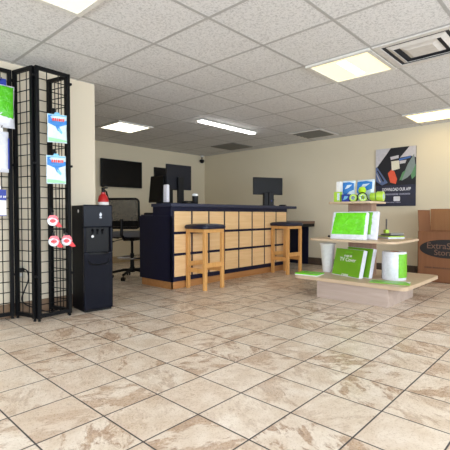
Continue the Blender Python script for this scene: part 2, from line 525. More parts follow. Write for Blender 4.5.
# ------------------------------------------------------------------ wall things
t = thing('television', (4.265, WB, 1.695), 'flat black television hung on the far wall behind the office chair', 'television')
cas = MB().box((-.447, -.065, -.257), (.447, -.03, .257), .006).build('casing', M['black'], t)
MB().box((-.435, -.0665, -.240), (.435, -.0645, .247)).build('screen', M['screen'], cas)
MB().box((-.18, -.03, -.15), (.18, .001, .15), .004).build('wall_bracket', M['blackmat'], t)
t = thing('poster', (WR, 2.36, 1.515), 'dark navy poster with an orange figure and white lettering on the right wall', 'poster')
# local: picture lies in the YZ plane facing -X;  u runs left->right in the picture = -Y
PW, PH = .62, .92
MB().box((-.022, -PW/2, -PH/2), (0, PW/2, PH/2), .003).build('board', M['poster'], t)
PM = Matrix(((0, 0, -1, -.022), (-1, 0, 0, 0), (0, 1, 0, 0), (0, 0, 0, 1)))
def pic(name, mat, polys, lift):
    q = MB()
    for p in polys:
        q.prism([((x-.5)*PW, (.5-y)*PH) for x, y in p], .0006, PM @ Matrix.Translation((0, 0, lift)))
    return q.build(name, mat, t)
pic('printed_picture', M['pblack'], [[(0, 0), (1, 0), (1, .64), (0, .64)]], .0004)
pic('printed_shape', M['pgrey'], [[(0.000, 0.000), (0.386, 0.000), (0.278, 0.102), (0.041, 0.310), (0.000, 0.319)]], 0.001)
pic('printed_shape', M['pgrey'], [[(0.805, 0.034), (0.846, 0.000), (1.000, 0.000), (1.000, 0.193), (0.873, 0.160), (0.616, 0.178)]], 0.001)
pic('printed_shape', M['pblue'], [[(0.000, 0.319), (0.041, 0.316), (0.170, 0.446), (0.319, 0.594), (0.170, 0.636), (0.000, 0.554)]], 0.001)
pic('printed_streak', M['pblack'], [[(0.030, 0.373), (0.057, 0.370), (0.224, 0.554), (0.197, 0.581)]], 0.0016)
pic('printed_streak', M['pgrey'], [[(0.008, 0.410), (0.035, 0.431), (0.143, 0.581), (0.111, 0.581)]], 0.0016)
pic('printed_shape', M['pgreygreen'], [[(0.959, 0.129), (1.000, 0.392), (0.805, 0.522), (0.662, 0.572), (0.684, 0.500), (0.805, 0.301)]], 0.0016)
pic('printed_streak', M['pgreen'], [[(0.684, 0.431), (0.770, 0.388), (0.673, 0.554), (0.608, 0.563)]], 0.0022)
pic('printed_streak', M['pgreen'], [[(1.000, 0.301), (1.000, 0.500), (0.913, 0.554), (0.886, 0.482)]], 0.0022)
pic('printed_streak', M['pbrightblue'], [[(0.597, 0.196), (0.878, 0.164), (0.873, 0.193), (0.603, 0.229)]], 0.0022)
pic('printed_streak', M['pgrey'], [[(0.608, 0.232), (0.778, 0.222), (0.751, 0.276), (0.613, 0.283)]], 0.0022)
pic('printed_shape', M['pcream'], [[(0.403, 0.229), (0.597, 0.222), (0.616, 0.363), (0.419, 0.392)]], 0.0028)
pic('printed_streak', M['pgrey'], [[(0.376, 0.153), (0.586, 0.131), (0.586, 0.182), (0.392, 0.204)]], 0.0028)
pic('printed_figure', M['porange'], [[(0.319, 0.431), (0.408, 0.370), (0.484, 0.402), (0.554, 0.540), (0.522, 0.623), (0.386, 0.594)]], 0.0028)
text('poster_lettering', 'DOWNLOAD OUR APP', .068, M['ptext'], t, (-.0232, -.02, -.198), (PI/2, 0, -PI/2), sx=.62, bold=.0016)
q = MB()
def dashes(q, x0, x1, y, h, seed, M4, lift=.0008, gap=.25):
    """illegible small print: a row of little glyph strokes"""
    rnd = random.Random(seed); x = x0
    while x < x1:
        w = h*rnd.uniform(.35, .7)
        q.prism([(x, y-h/2), (x+w, y-h/2), (x+w+h*.1, y+h/2*rnd.uniform(.6, 1.)), (x+h*.1, y+h/2)], .0005, M4 @ Matrix.Translation((0, 0, lift)))
        x += w+h*(.22 if rnd.random() > .2 else .7)
dashes(q, -.20, .22, -.272, .026, 3, PM); dashes(q, -.2, .1, -.40, .016, 4, PM)
q.build('small_print', M['pdim'], t)
MB().prism(rr(.10, .075, .012, 4, .03, -.345), .0005, PM @ Matrix.Translation((0, 0, .0008))).build('printed_badge', M['ptext'], t)

t = thing('fire_extinguisher', (WE+.125, 3.90, .77), 'red fire extinguisher hung on the wall end behind the water dispenser', 'fire extinguisher')
MB().lathe([(0, 0), (.05, .002), (.058, .02), (.058, .30), (.045, .35), (.022, .375), (.022, .39), (0, .39)]).build('cylinder', M['extred'], t, True)
MB().lathe([(.0585, .20), (.0588, .201), (.0588, .285), (.0585, .286)]).build('label', M['whitepaper'], t, True)
MB().cyl((0, 0, .39), (0, 0, .43), .018).box((-.012, -.075, .43), (.012, .02, .442), .003).box((-.012, -.07, .452), (.012, .02, .462), .003, rot=Matrix.Rotation(R(-8), 3, 'X')).build('valve', M['black'], t)
MB().tube([(.018, 0, .41), (.05, .02, .40), (.07, .02, .33), (.068, .02, .2), (.066, .02, .1)], .009).build('hose', M['black'], t, True)
MB().box((-.126, -.02, .2), (-.056, .02, .25), .002).build('wall_bracket', M['blackmat'], t)

t = thing('wall_outlet', (1.392, WL, .40), 'ivory wall outlet low behind the wire rack', 'outlet')
MB().box((-.036, -.006, -.058), (.036, 0, .058), .003).build('cover_plate', M['outlet'], t)
for z in (.010, -.040): MB().box((-.017, -.009, z), (.017, -.005, z+.03), .003).build('socket', M['white'], t)
q = MB()
pts = [(1.392, 3.800, .42), (1.40, 3.772, .43), (1.425, 3.765, .405), (1.432, 3.77, .33), (1.40, 3.775, .24), (1.375, 3.775, .16), (1.42, 3.775, .10), (1.50, 3.77, .06), (1.60, 3.775, .012), (1.75, 3.79, .010), (1.86, 3.81, .012)]
def smooth(pts, n=6):
    P = [Vector(p) for p in pts]; out = []
    for i in range(len(P)-1):
        p0, p1, p2, p3 = P[max(i-1, 0)], P[i], P[i+1], P[min(i+2, len(P)-1)]
        for k in range(n):
            u = k/n
            out.append(.5*((2*p1)+(p2-p0)*u+(2*p0-5*p1+4*p2-p3)*u*u+(3*p1-p0-3*p2+p3)*u**3))
    out.append(P[-1]); return out
cord = q.tube(smooth(pts), .006).build('power_cord', M['black'], smooth=True)
tag(cord, 'black power cord hanging from the outlet behind the wire rack', 'cord')
MB().box((1.374, 3.790, .402), (1.410, 3.829, .440), .006).build('plug', M['black'], cord)

# ------------------------------------------------------------------ grid wall rack
RT = 2.185
t = thing('grid_rack', (1.40, 3.52, 0), 'tall black wire grid rack tower beside the water dispenser', 'rack')
org = Vector((1.40, 3.52, 0))
def panel(p0, p1, nv, label_side=0):
    """a framed wire panel between two floor points (frame + wires + feet)"""
    a, c = Vector((p0[0], p0[1], 0))-org, Vector((p1[0], p1[1], 0))-org
    d = (c-a); L = d.length; d.normalize(); ang = math.atan2(d.y, d.x); rot = Matrix.Rotation(ang, 4, 'Z')
    m = Matrix.Translation(a) @ rot
    pr = bpy.data.objects.new('wire_panel', None)
    f = MB(); r = .0155
    for x in (r, L-r):
        f._merge(MB().box((x-r, -r, .022), (x+r, r, RT), .003).bm, m)
    for z in (.045, RT-r):
        f._merge(MB().box((2*r, -r, z-r), (L-2*r, r, z+r), .003).bm, m)
    fo = f.build('panel_frame', M['rack'], t)
    w = MB(); n = nv+1
    for k in range(1, n):
        x = L*k/n; w._merge(MB().cyl((x, 0, .05), (x, 0, RT-.02), .0042, seg=6).bm, m)
    z = .05+.0925
    while z < RT-.04:
        w._merge(MB().cyl((2*r, .004, z), (L-2*r, .004, z), .0042, seg=6).bm, m); z += .0925
    w.build('wire_mesh', M['rack'], fo, True)
    for x in (r, L-r):
        ft = MB(); ft._merge(MB().cyl((x, 0, 0), (x, 0, .024), .013, .010, seg=12).bm, m)
        ft.build('levelling_foot', M['rack'], fo)
    return fo
FL, FR2, BL, BR = (1.404, 3.506), (1.715, 3.524), (1.335, 3.788), (1.648, 3.800)
def off(p, q, d):   # shift p towards q by d
    v = Vector((q[0]-p[0], q[1]-p[1])).normalized(); return (p[0]+v.x*d, p[1]+v.y*d)
panel(FL, FR2, 2)                                     # front
panel(BL, off(FL, BL, .022), 2)                       # left return
panel(off(FR2, BR, .022), BR, 2)                      # right return
panel((.70, 3.790), off(BL, (.70, 3.790), .020), 6)   # flat panel on the wall
# small joining clips
for z in (2.09, 1.35, .38):
    for p in (FL, FR2, BL): MB().box((p[0]-org.x-.018, p[1]-org.y-.018, z), (p[0]-org.x+.018, p[1]-org.y+.018, z+.02), .003).build('joining_clip', M['rack'], t)

def hook(p, length, label, d=(0, -1, 0), grp='hooks on the wire rack'):
    """steel hook on a grid wire; p is where it meets the panel, the tip points along d"""
    o = thing('wire_hook', p, label, 'hook', grp)
    d = Vector(d)
    MB().box((-.012, -.006, -.012), (.012, .006, .04), .002).build('hook_plate', M['rack'], o)
    MB().tube([d*.004, d*length*.6, d*(length-.006)+Vector((0, 0, .004)), d*length+Vector((0, 0, .018))], .0032).build('hook_arm', M['rack'], o, True)
    return o

# pouches with blue print on the tower front
def blue_pouch(loc, w, h, label, rz):
    o = thing('printed_pouch', loc, label, 'pouch', 'blue printed pouches on the wire rack', rz)
    MB().pillow(w, h, .030, p=.35, wob=.05).build('pouch_body', M['paleprint'], o, True)
    # printed fields sit just proud of the front (-Y) face
    FM = Matrix(((1, 0, 0, 0), (0, 0, -1, -.0165), (0, 1, 0, 0), (0, 0, 0, 1)))
    hw = w*.47
    pr = MB()
    pr.prism([(-hw, h*.97), (-hw, h*.66), (-w*.1, h*.56), (w*.02, h*.40), (w*.16, h*.42), (w*.10, h*.56), (hw, h*.66), (hw, h*.80), (w*.2, h*.74), (-w*.2, h*.76), (-w*.36, h*.88), (-w*.2, h*.97)], .001, FM)
    pr.build('printed_swirl', M['blue'], o)
    MB().prism([(-hw, h*.97), (hw, h*.97), (hw, h*.93), (-hw, h*.93)], .0012, FM).prism([(w*.02, h*.5), (w*.14, h*.5), (w*.26, h*.36), (w*.2, h*.3), (w*.05, h*.4)], .0012, FM).build('printed_band', M['lblue'], o)
    rd = MB(); dashes(rd, -w*.26, w*.32, h*.80, h*.10, 11, FM, .0013); rd.build('red_lettering', M['red'], o)
    MB().prism([(-hw, h*.03), (hw, h*.03), (hw, h*.09), (w*.1, h*.13), (-hw, h*.16)], .001, FM).build('printed_strip', M['palegreen'], o)
    tb = MB().prism([(-w*.18, h*.97), (-w*.10, h*1.07), (w*.10, h*1.07), (w*.18, h*.97)], .0015, FM @ Matrix.Translation((0, 0, -.0172)))
    tb.build('hang_tab', M['lblue'], o)
    return o
hook((1.560, 3.503, 1.812), .05, 'black hook holding the upper blue pouch on the wire rack')
blue_pouch((1.572, 3.462, 1.548), .160, .245, 'blue and white printed pouch on the wire rack, the upper of two', R(-14))
hook((1.560, 3.503, 1.452), .05, 'black hook holding the lower blue pouch on the wire rack')
blue_pouch((1.560, 3.462, 1.190), .160, .245, 'blue and white printed pouch on the wire rack, the lower of two', R(-14))

# red tape dispensers
def tape_gun(loc, rz, label):
    o = thing('tape_dispenser', loc, label, 'tape dispenser', 'red tape dispensers on the wire rack', rz); o.scale = (.82, .82, .82)
    MB().lathe([(.024, -.022), (.050, -.022), (.052, -.02), (.052, .02), (.050, .022), (.024, .022), (.024, -.022)], (0, -.03, 0), 26, (0, 1, 0)).build('tape_roll', M['whitefilm'], o, True)
    MB().lathe([(0, -.024), (.0235, -.024), (.0235, .024), (0, .024)], (0, -.03, 0), 18, (0, 1, 0)).build('hub', M['pink'], o, True)
    FM = Matrix(((1, 0, 0, 0), (0, 0, -1, -.053), (0, 1, 0, 0), (0, 0, 0, 1)))
    MB().prism([(-.052, .02), (-.03, .058), (.03, .06), (.05, .035), (.052, .0), (.03, .022), (-.01, .036)], .004, FM).prism([(.03, -.03), (.055, .0), (.055, .03), (.06, .0)], .004, FM).build('frame_plate', M['pink'], o)
    MB().prism([(.020, -.028), (.048, -.002), (.062, -.012), (.095, -.064), (.060, -.070), (.030, -.055)], .030, FM @ Matrix.Translation((0, 0, -.034)), .004).build('handle', M['red'], o)
    MB().prism([(-.012, .05), (-.012, .085), (.012, .085), (.012, .05)], .002, FM @ Matrix.Translation((0, 0, -.026))).build('hang_card', M['ink'], o)
    rd = MB(); dashes(rd, -.03, .03, .0, .02, 5, FM, .004); rd.build('red_lettering', M['red'], o)
    return o
for (x, z, lb, hl) in ((1.527, .868, 'red and white tape dispenser on the wire rack, the topmost of three', 'black hook holding the topmost red tape dispenser'),
                   (1.535, .690, 'red and white tape dispenser on the wire rack, the lower left one of three', 'black hook holding the lower left red tape dispenser'),
                   (1.648, .690, 'red and white tape dispenser on the wire rack, the lower right one of three', 'black hook holding the lower right red tape dispenser')):
    hook((x, 3.500, z+.072), .055, hl)
    tape_gun((x, 3.478, z), R(-18), lb)

# goods on the flat panel at the left edge
FM = Matrix(((1, 0, 0, 0), (0, 0, -1, 0), (0, 1, 0, 0), (0, 0, 0, 1)))
hook((1.19, 3.772, 2.045), .13, 'black hook holding the green and white bag at the left edge')
o = thing('cover_bag', (1.145, 3.70, 1.660), 'large green and white plastic bag hung high on the wire rack at the left edge', 'bag')
MB().pillow(.33, .36, .11, p=.3, wob=.06, seed=3).build('bag_body', M['whitefilm'], o, True)
g = MB(); g.pillow(.325, .30, .122, p=.22, wob=.04, seed=4, mat=Matrix.Translation((0, 0, .055))); g.build('green_print', M['greenbag'], o, True)
MB().prism([(.02, .34), (.02, .41), (.1, .41), (.1, .34)], .002, FM).build('hang_tab', M['dblue'], o)
hook((1.20, 3.772, 1.655), .10, 'black hook holding the white packet at the left edge')
o = thing('white_packet', (1.158, 3.70, 1.28), 'white plastic packet hung on the wire rack below the green bag', 'packet')
MB().pillow(.20, .345, .07, p=.3, wob=.06, seed=6).build('packet_body', M['whitefilm'], o, True)
MB().prism([(-.025, .335), (-.025, .385), (.055, .385), (.055, .335)], .002, FM).build('hang_tab', M['white'], o)
MB().box((.088, -.02, .03), (.1, -.008, .29), .004).build('blue_edge', M['dblue'], o)
hook((1.17, 3.772, 1.150), .07, 'black hook holding the blue and white card at the left edge')
o = thing('blister_card', (1.18, 3.72, .91), 'white card with dark blue header hung lowest on the wire rack at the left edge', 'card')
MB().box((-.06, 0, 0), (.06, .004, .225), .001).build('card', M['whitepaper'], o)
hd = MB().box((-.0602, -.001, .135), (.0602, .0045, .2255), .001).build('header', M['dblue'], o)
q = MB(); dashes(q, -.05, .05, .165, .018, 8, FM, .001); q.build('header_print', M['whitepaper'], hd)
MB().prism([(-.02, .225), (-.02, .255), (.02, .255), (.02, .225)], .002, FM @ Matrix.Translation((0, 0, -.003))).build('hang_tab', M['white'], o)
MB().box((-.0602, -.001, 0), (.0602, .0045, .006), .001).build('bottom_edge', M['dblue'], o)

# ------------------------------------------------------------------ water dispenser
t = thing('water_dispenser', (1.985, 3.63, 0), 'tall black water dispenser standing next to the wire rack', 'water dispenser', rz=R(-6))
# local: width x +-.128, depth y from -.155 (front) to .155
w, d = .142, .155
MB().box((-w, -d+.03, .012), (w, d, 1.01), .008).build('body', M['coolside'], t)
MB().box((-w, -d, .02), (w, -d+.034, .565), .012, 3).build('front_door', M['gloss'], t)
MB().box((-w, -d, .80), (w, -d+.034, 1.015), .012, 3).build('top_panel', M['gloss'], t)
MB().box((-w, -d, .565), (-w+.022, -d+.034, .80), .006).build('side_post', M['gloss'], t)
MB().box((w-.022, -d, .565), (w, -d+.034, .80), .006).build('side_post', M['gloss'], t)
MB().box((-w+.02, -d+.026, .565), (w-.02, -d+.036, .80)).build('recess', M['black'], t)
for x in (-.05, .0, .05): MB().cyl((x, -d+.03, .775), (x, -d+.012, .765), .013, .010, 12).cyl((x, -d+.014, .765), (x, -d+.014, .735), .008, .006, 10).build('tap', M['black'], t, True)
MB().lathe([(0, .0), (.011, .0), (.013, .008), (0, .012)], (-.055, -d+.02, .715), 16, (0, -1, 0)).build('white_button', M['white'], t, True)
a = []
for k in range(11):
    th = PI*k/10; a.append((.095*math.cos(th), -.045*math.sin(th)))
MB().prism([(-.1, .02), (.1, .02)]+[(p[0], p[1]) for p in a][0:0]+[(.1*math.cos(PI*k/12), -.05*math.sin(PI*k/12)) for k in range(13)], .02, Matrix.Translation((0, -d+.012, .545)), .004).build('drip_tray', M['black'], t)
MB().tube([(-.1, -d-.002, .49), (-.09, -d-.004, .462), (-.05, -d-.006, .448), (0, -d-.006, .445), (.05, -d-.006, .448), (.09, -d-.004, .462), (.1, -d-.002, .49)], .006).build('tray_rim', M['black'], t, True)
q = MB().prism([(0, .055), (.012, .035), (.010, .018), (0, .012), (-.010, .018), (-.012, .035)], .002, Matrix(((1, 0, 0, .02), (0, 0, -1, -d), (0, 1, 0, .89), (0, 0, 0, 1))))
q.prism([(-.012, 0), (.012, 0), (.012, .008), (-.012, .008)], .002, Matrix(((1, 0, 0, .02), (0, 0, -1, -d), (0, 1, 0, .888), (0, 0, 0, 1))))
q.build('silver_emblem', M['steel'], t)
MB().cyl((-w-.0015, -.02, .955), (-w+.001, -.02, .955), .016, seg=18).build('round_sticker', M['whitepaper'], t)
MB().box((-w+.01, -d+.02, 0), (w-.01, d-.01, .02)).build('foot_base', M['black'], t)

# ------------------------------------------------------------------ service counter
CX0, CX1, CY = 3.115, 5.60, 3.80
t = thing('service_counter', (CX0, CY, 0), 'long navy service counter with a grid of pale wood panels', 'counter')
L = CX1-CX0
MB().box((.035, .035, 0), (L-.03, .065, .092), .002).box((.012, .012, 0), (.04, .62, .092), .002).box((.012, .012, 0), (L-.03, .036, .092), .002).build('plinth', M['plinth'], t)
MB().box((0, 0, .092), (L, .03, 1.018), .002).build('front_panel', M['navy'], t)
MB().box((0, .0, .092), (.03, .65, .905), .003).build('end_panel', M['navy'], t)
MB().box((L-.03, .031, 0), (L, .66, .905), .003).build('end_panel', M['navy'], t)
MB().box((0, .03, .905), (.03, .36, 1.018), .002).box((L-.03, .03, .905), (L, .36, 1.018), .002).box((.03, .33, .945), (L-.03, .36, 1.018)).build('upper_side_panel', M['navy'], t)
MB().box((.03, .03, .885), (L-.03, .66, .92), .003).build('work_surface', M['navytop'], t)
MB().box((-.02, -.035, 1.018), (5.84-CX0, .37, 1.06), .006).build('bar_top', M['navytop'], t)
xs = [3.150+k*(5.585-3.150)/8 for k in range(9)]
zs = [.152, .428, .694, .962]
for i in range(8):
    for j in range(3):
        MB().box((xs[i]-CX0+.015, -.010, zs[j]+(.016 if j else 0)), (xs[i+1]-CX0-.015, .001, zs[j+1]-(.016 if j < 2 else 0)), .002, 1).build('wood_panel', M['maple'], t)

# wing desk against the right wall
t = thing('wall_desk', (6.055, 4.13, 0), 'low brown topped desk between the counter and the right wall', 'desk')
MB().box((-.44, -.33, .755), (.444, .42, .80), .004).build('desk_top', M['deskedge'], t)
MB().box((-.44, -.325, .70), (.444, .41, .755), .003).build('under_rail', M['black'], t)
MB().box((-.43, -.29, 0), (-.31, -.26, .70), .003).build('support_panel', M['navy'], t)
MB().box((.42, -.2, 0), (.45, .40, .70), .003).build('side_panel', M['navy'], t)

# ------------------------------------------------------------------ bar stools
def bar_stool(loc, label):
    o = thing('bar_stool', loc, label, 'stool', 'wooden bar stools')
    a, p = .172, .042
    for sx in (-1, 1):
        for sy in (-1, 1):
            MB().box((sx*a-(p if sx > 0 else 0), sy*a-(p if sy > 0 else 0), 0), (sx*a+(p if sx < 0 else 0), sy*a+(p if sy < 0 else 0), .70), .005).build('leg', M['oak'], o)
    MB().box((-a, -a+.006, .70), (a, -a+.034, .752), .004).box((-a, a-.034, .70), (a, a-.006, .752), .004).box((-a+.006, -a+.034, .70), (-a+.034, a-.034, .752), .004).box((a-.034, -a+.034, .70), (a-.006, a-.034, .752), .004).build('seat_rail', M['oak'], o)
    def rail(x0, y0, x1, y1, z, h, r=.010):
        MB().box((min(x0, x1)-(r if x0 == x1 else 0), min(y0, y1)-(r if y0 == y1 else 0), z), (max(x0, x1)+(r if x0 == x1 else 0), max(y0, y1)+(r if y0 == y1 else 0), z+h), .003).build('stretcher', M['oak'], o)
    c = a-p
    rail(-c, -a+.02, c, -a+.02, .275, .058); rail(-c, a-.02, c, a-.02, .275, .058)
    rail(-a+.02, -c, -a+.02, c, .205, .055); rail(a-.02, -c, a-.02, c, .205, .055)
    q = MB(); n = 8
    prof = [(.188, .744), (.199, .752), (.200, .778), (.185, .795), (.12, .806), (0, .809)]
    b2 = bmesh.new(); rings = []
    for r_, z in prof:
        if r_ == 0: rings.append([b2.verts.new((0, 0, z))])
        else: rings.append([b2.verts.new((x, y, z)) for x, y in rr(2*r_, 2*r_, min(.06, r_*.5))])
    m_ = len(rings[0])
    b2.faces.new(list(reversed(rings[0])))
    for A_, B_ in zip(rings, rings[1:]):
        for k in range(m_):
            if len(B_) == 1: b2.faces.new((A_[k], A_[(k+1) % m_], B_[0]))
            else: b2.faces.new((A_[k], A_[(k+1) % m_], B_[(k+1) % m_], B_[k]))
    bmesh.ops.recalc_face_normals(b2, faces=b2.faces)
    q._merge(b2).build('cushion', M['cushion'], o, True, ang=60)
    return o
s1 = bar_stool((3.512, 3.612, 0), 'wooden bar stool with navy cushion nearest the counter corner')
s2 = copy_tree(s1); s2.location = (5.285, 3.595, 0); s2.rotation_euler.z = R(-5); s2['label'] = 'wooden bar stool with navy cushion at the far end of the counter'

# ------------------------------------------------------------------ office chair
def office_chair(loc, rz):
    o = thing('office_chair', loc, 'black mesh back drafting chair on casters behind the counter end', 'chair', rz=rz)
    # faces +X locally
    for k in range(5):
        a = R(72*k+36)
        c, s = math.cos(a), math.sin(a)
        leg = MB().tube([(.03*c, .03*s, .125), (.12*c, .12*s, .12), (.29*c, .29*s, .085)], .019, 8).build('base_leg', M['black'], o, True)
        q = MB()
        for sd in (-1, 1):
            q.cyl((.29*c-s*(.008*sd), .29*s+c*(.008*sd), .028), (.29*c-s*.024*sd, .29*s+c*.024*sd, .028), .028, seg=16)
        q.cyl((.29*c, .29*s, .03), (.29*c, .29*s, .085), .008).build('caster', M['black'], leg, True)
    MB().cyl((0, 0, .09), (0, 0, .36), .028).cyl((0, 0, .36), (0, 0, .56), .018).lathe([(.036, .09), (.04, .1), (.036, .16), (.028, .17)]).build('gas_column', M['black'], o, True)
    q = MB().tube([(.205*math.cos(2*PI*k/32), .205*math.sin(2*PI*k/32), .30) for k in range(32)], .011, 8, True)
    for k in range(3):
        a = 2*PI*k/3; q.tube([(.03*math.cos(a), .03*math.sin(a), .30), (.2*math.cos(a), .2*math.sin(a), .30)], .009)
    q.build('foot_ring', M['chrome'], o, True)
    MB().box((-.11, -.08, .545), (.11, .08, .60), .012).build('tilt_mechanism', M['black'], o)
    MB().tube([(.0, .07, .57), (-.02, .20, .55), (-.03, .27, .53)], .006).cyl((-.03, .27, .53), (-.035, .32, .518), .011).build('lever', M['black'], o, True)
    MB().box((-.235, -.245, .60), (.245, .245, .68), .035, 4).build('seat', M['chairgrey'], o, True, ang=60)
    MB().box((-.22, -.23, .592), (.23, .23, .62), .01).build('seat_shell', M['black'], o)
    # back: gently curved frame with mesh
    def bx(y, z): return -.275 - .05*(z-.75)/.4 + .35*y*y
    zb, zt, hw = .735, 1.135, .24
    out = []
    for x, y in rr(2*hw, zt-zb, .05, 6): out.append((x, y+(zb+zt)/2))
    fr = MB().tube([(bx(y, z), y*(1-.06*(zt-z)/(zt-zb)), z) for y, z in out], .016, 8, True)
    fr.build('back_frame', M['black'], o, True)
    b2 = bmesh.new(); nY, nZ = 12, 8; g = {}
    for i in range(nY+1):
        for j in range(nZ+1):
            y = -hw+2*hw*i/nY; z = zb+(zt-zb)*j/nZ
            y *= (1-.06*(zt-z)/(zt-zb))
            if (i in (0, nY)) and (j in (0, nZ)): y *= .93
            g[i, j] = b2.verts.new((bx(y, z)+.003, y, z))
    for i in range(nY):
        for j in range(nZ): b2.faces.new((g[i, j], g[i+1, j], g[i+1, j+1], g[i, j+1]))
    MB()._merge(b2).build('back_mesh', M['chairmesh'], o, True)
    # lumbar band and spine
    q = MB()
    for k in range(8):
        y0, y1 = -.225+.45*k/8, -.225+.45*(k+1)/8
        q.box((bx((y0+y1)/2, .87)-.02, y0, .755), (bx((y0+y1)/2, .87)+.004, y1, .835), .003)
    q.build('lumbar_band', M['black'], o)
    MB().tube([(-.10, 0, .57), (-.25, 0, .575), (-.33, 0, .64), (-.325, 0, .76), (-.325, 0, .86)], .022).build('back_support', M['black'], o, True)
    for s in (-1, 1):
        MB().tube([(-.02, s*.2, .585), (-.02, s*.285, .59), (-.03, s*.30, .65), (-.03, s*.30, .765)], .017).build('arm_post', M['black'], o, True)
        MB().box((-.17, s*.30-.04, .765), (.10, s*.30+.04, .795), .013, 3).build('arm_pad', M['black'], o, True)
    return o
office_chair((3.32, 4.93, 0), R(31))

# ------------------------------------------------------------------ screens and things on the counter
def monitor(loc, rz, label, w, h, stand, tilt=0., zc=.33, grp='monitors on the counter', colm=None):
    """local: screen faces +Y, back faces -Y (towards customers)"""
    o = thing('monitor', loc, label, 'monitor', grp, rz)
    T = Matrix.Rotation(R(tilt), 3, 'X')
    cas = MB().box((-w/2, -.014, zc-h/2), (w/2, .012, zc+h/2), .005, rot=T).build('casing', colm or M['monback'], o)
    MB().box((-w/2+.01, .011, zc-h/2+.016), (w/2-.01, .0135, zc+h/2-.01), rot=T, piv=(0, -.001, zc)).build('screen', M['screen'], cas)
    if stand == 'arm':
        MB().box((-.045, -.055, .012), (.045, -.016, zc), .006).build('stand_column', M['black'], o)
        MB().box((-.12, -.11, 0), (.12, .10, .014), .005).build('stand_base', M['black'], o)
    elif stand == 'block':
        MB().box((-.095, -.065, .012), (-.02, .0, zc-h/2+.03), .004).box((-.015, -.075, .012), (.075, .0, zc-h/2+.04), .006).build('stand_column', M['black'], o)
        MB().box((-.14, -.10, 0), (.09, .10, .014), .004).build('stand_base', M['black'], o)
        MB().cyl((.03, -.078, .085), (.03, -.074, .085), .009, seg=14).build('power_light', M['dblue'], o)
        MB().tube([(.06, -.03, .13), (.09, -.05, .11), (.07, -.07, .07), (.06, -.06, .02)], .004).build('cable', M['black'], o, True)
    return o
BT = 1.06
monitor((3.455, 4.05, BT), R(-2), 'large dark monitor turned away on the left end of the counter', .41, .325, 'arm', 0, .35)
monitor((5.36, 4.02, BT), R(-26), 'dark monitor standing alone on the right half of the counter', .54, .285, 'block', 0, .33, colm=M['black'])
# tall register screen turned towards the end of the counter, plus one on the lower surface behind
monitor((3.25, 4.25, .92), R(88), 'upright black register screen at the very left end of the counter', .30, .355, 'arm', 6, .335, colm=M['black'])
monitor((3.56, 4.40, .92), R(-4), 'black monitor half hidden behind the large one on the counter', .46, .30, 'arm', 0, .495, colm=M['black'])
o = thing('desk_speaker', (3.16, 3.94, BT), 'pale blue grey upright device beside the register screen', 'speaker')
MB().box((-.022, -.04, .012), (.022, .04, .235), .018, 4).build('housing', M['lilac'], o, True, ang=60)
MB().box((-.03, -.05, 0), (.03, .05, .014), .005).build('foot', M['black'], o)
o = thing('pen_cup', (3.61, 3.90, BT), 'black cup with a white rim on the counter by the large monitor', 'cup')
MB().lathe([(0, 0), (.036, 0), (.038, .01), (.04, .105), (.035, .105), (.033, .01), (0, .01)]).build('cup_body', M['black'], o, True)
MB().lathe([(.034, .105), (.041, .105), (.041, .125), (.03, .138), (0, .14)]).build('lid', M['white'], o, True)
o = thing('desk_phone', (3.47, 3.86, BT), 'low black handset lying on the counter beside the cup', 'phone')
MB().box((-.09, -.045, 0), (.09, .045, .018), .006).build('phone_body', M['black'], o)
MB().box((-.085, -.03, .018), (-.045, .03, .036), .008).box((.045, -.03, .018), (.085, .03, .036), .008).box((-.06, -.012, .022), (.06, .012, .036), .006).build('handset', M['black'], o)
o = thing('card_reader', (5.55, 3.86, BT), 'small black card reader on the counter right of the lone monitor', 'card reader')
MB().box((-.055, -.035, 0), (.055, .035, .022), .006, rot=Matrix.Rotation(R(-4), 3, 'Y')).build('reader_body', M['black'], o)
MB().box((-.045, -.025, .0215), (.0, .025, .0245), .001, rot=Matrix.Rotation(R(-4), 3, 'Y')).build('keypad', M['monback'], o)
MB().tube(smooth([(.05, .0, .008), (.10, -.01, .02), (.15, .02, .012), (.20, .05, .005)]), .003).build('cable', M['black'], o, True)
o = thing('keyboard', (3.24, 4.335, .92), 'black keyboard edge on the lower desk surface by the office chair', 'keyboard')
MB().box((-.075, -.03, 0), (.075, .09, .022), .006).build('keyboard_body', M['black'], o)
q = MB()
for i in range(4):
    for j in range(5): q.box((-.062+i*.033, -.02+j*.022, .021), (-.036+i*.033, -.002+j*.022, .027), .003, 1)
q.build('keys', M['monback'], o)

# ------------------------------------------------------------------ moving boxes against the right wall
t = thing('cardboard_box', (6.17, 1.33, 0), 'large open brown cardboard box with a black oval emblem by the right wall', 'box')
bx0, bx1, by0, by1, bh, th = -.265, .315, -.50, .50, .69, .006
q = MB()
q.box((bx0, by0, 0), (bx0+th, by1, bh)).box((bx1-th, by0, 0), (bx1, by1, bh)).box((bx0, by0, 0), (bx1, by0+th, bh)).box((bx0, by1-th, 0), (bx1, by1, bh)).box((bx0, by0, 0), (bx1, by1, th))
q.build('carton', M['cardboard'], t)
MB().box((bx1-th, by0, bh), (bx1, by1, bh+.315)).build('back_flap', M['cardin'], t)
MB().box((bx0+.03, by1-th, bh), (bx1-.02, by1, bh+.295), rot=Matrix.Rotation(R(-3), 3, 'X'), piv=(0, by1, bh)).build('side_flap', M['cardboard'], t)
BM = Matrix(((0, 0, -1, bx0), (-1, 0, 0, .13), (0, 1, 0, 0), (0, 0, 0, 1)))
MB().prism([(.345*math.cos(2*PI*k/48), .125*math.sin(2*PI*k/48)+.46) for k in range(48)], .0012, BM).build('oval_emblem', M['ink'], t)
em = [c for c in COL.objects if c.name.startswith('oval_emblem')][0]
text('emblem_lettering', 'ExtraSpace', .115, M['brownink'], em, (bx0-.0018, .13, .495), (PI/2, 0, -PI/2), bold=.001)
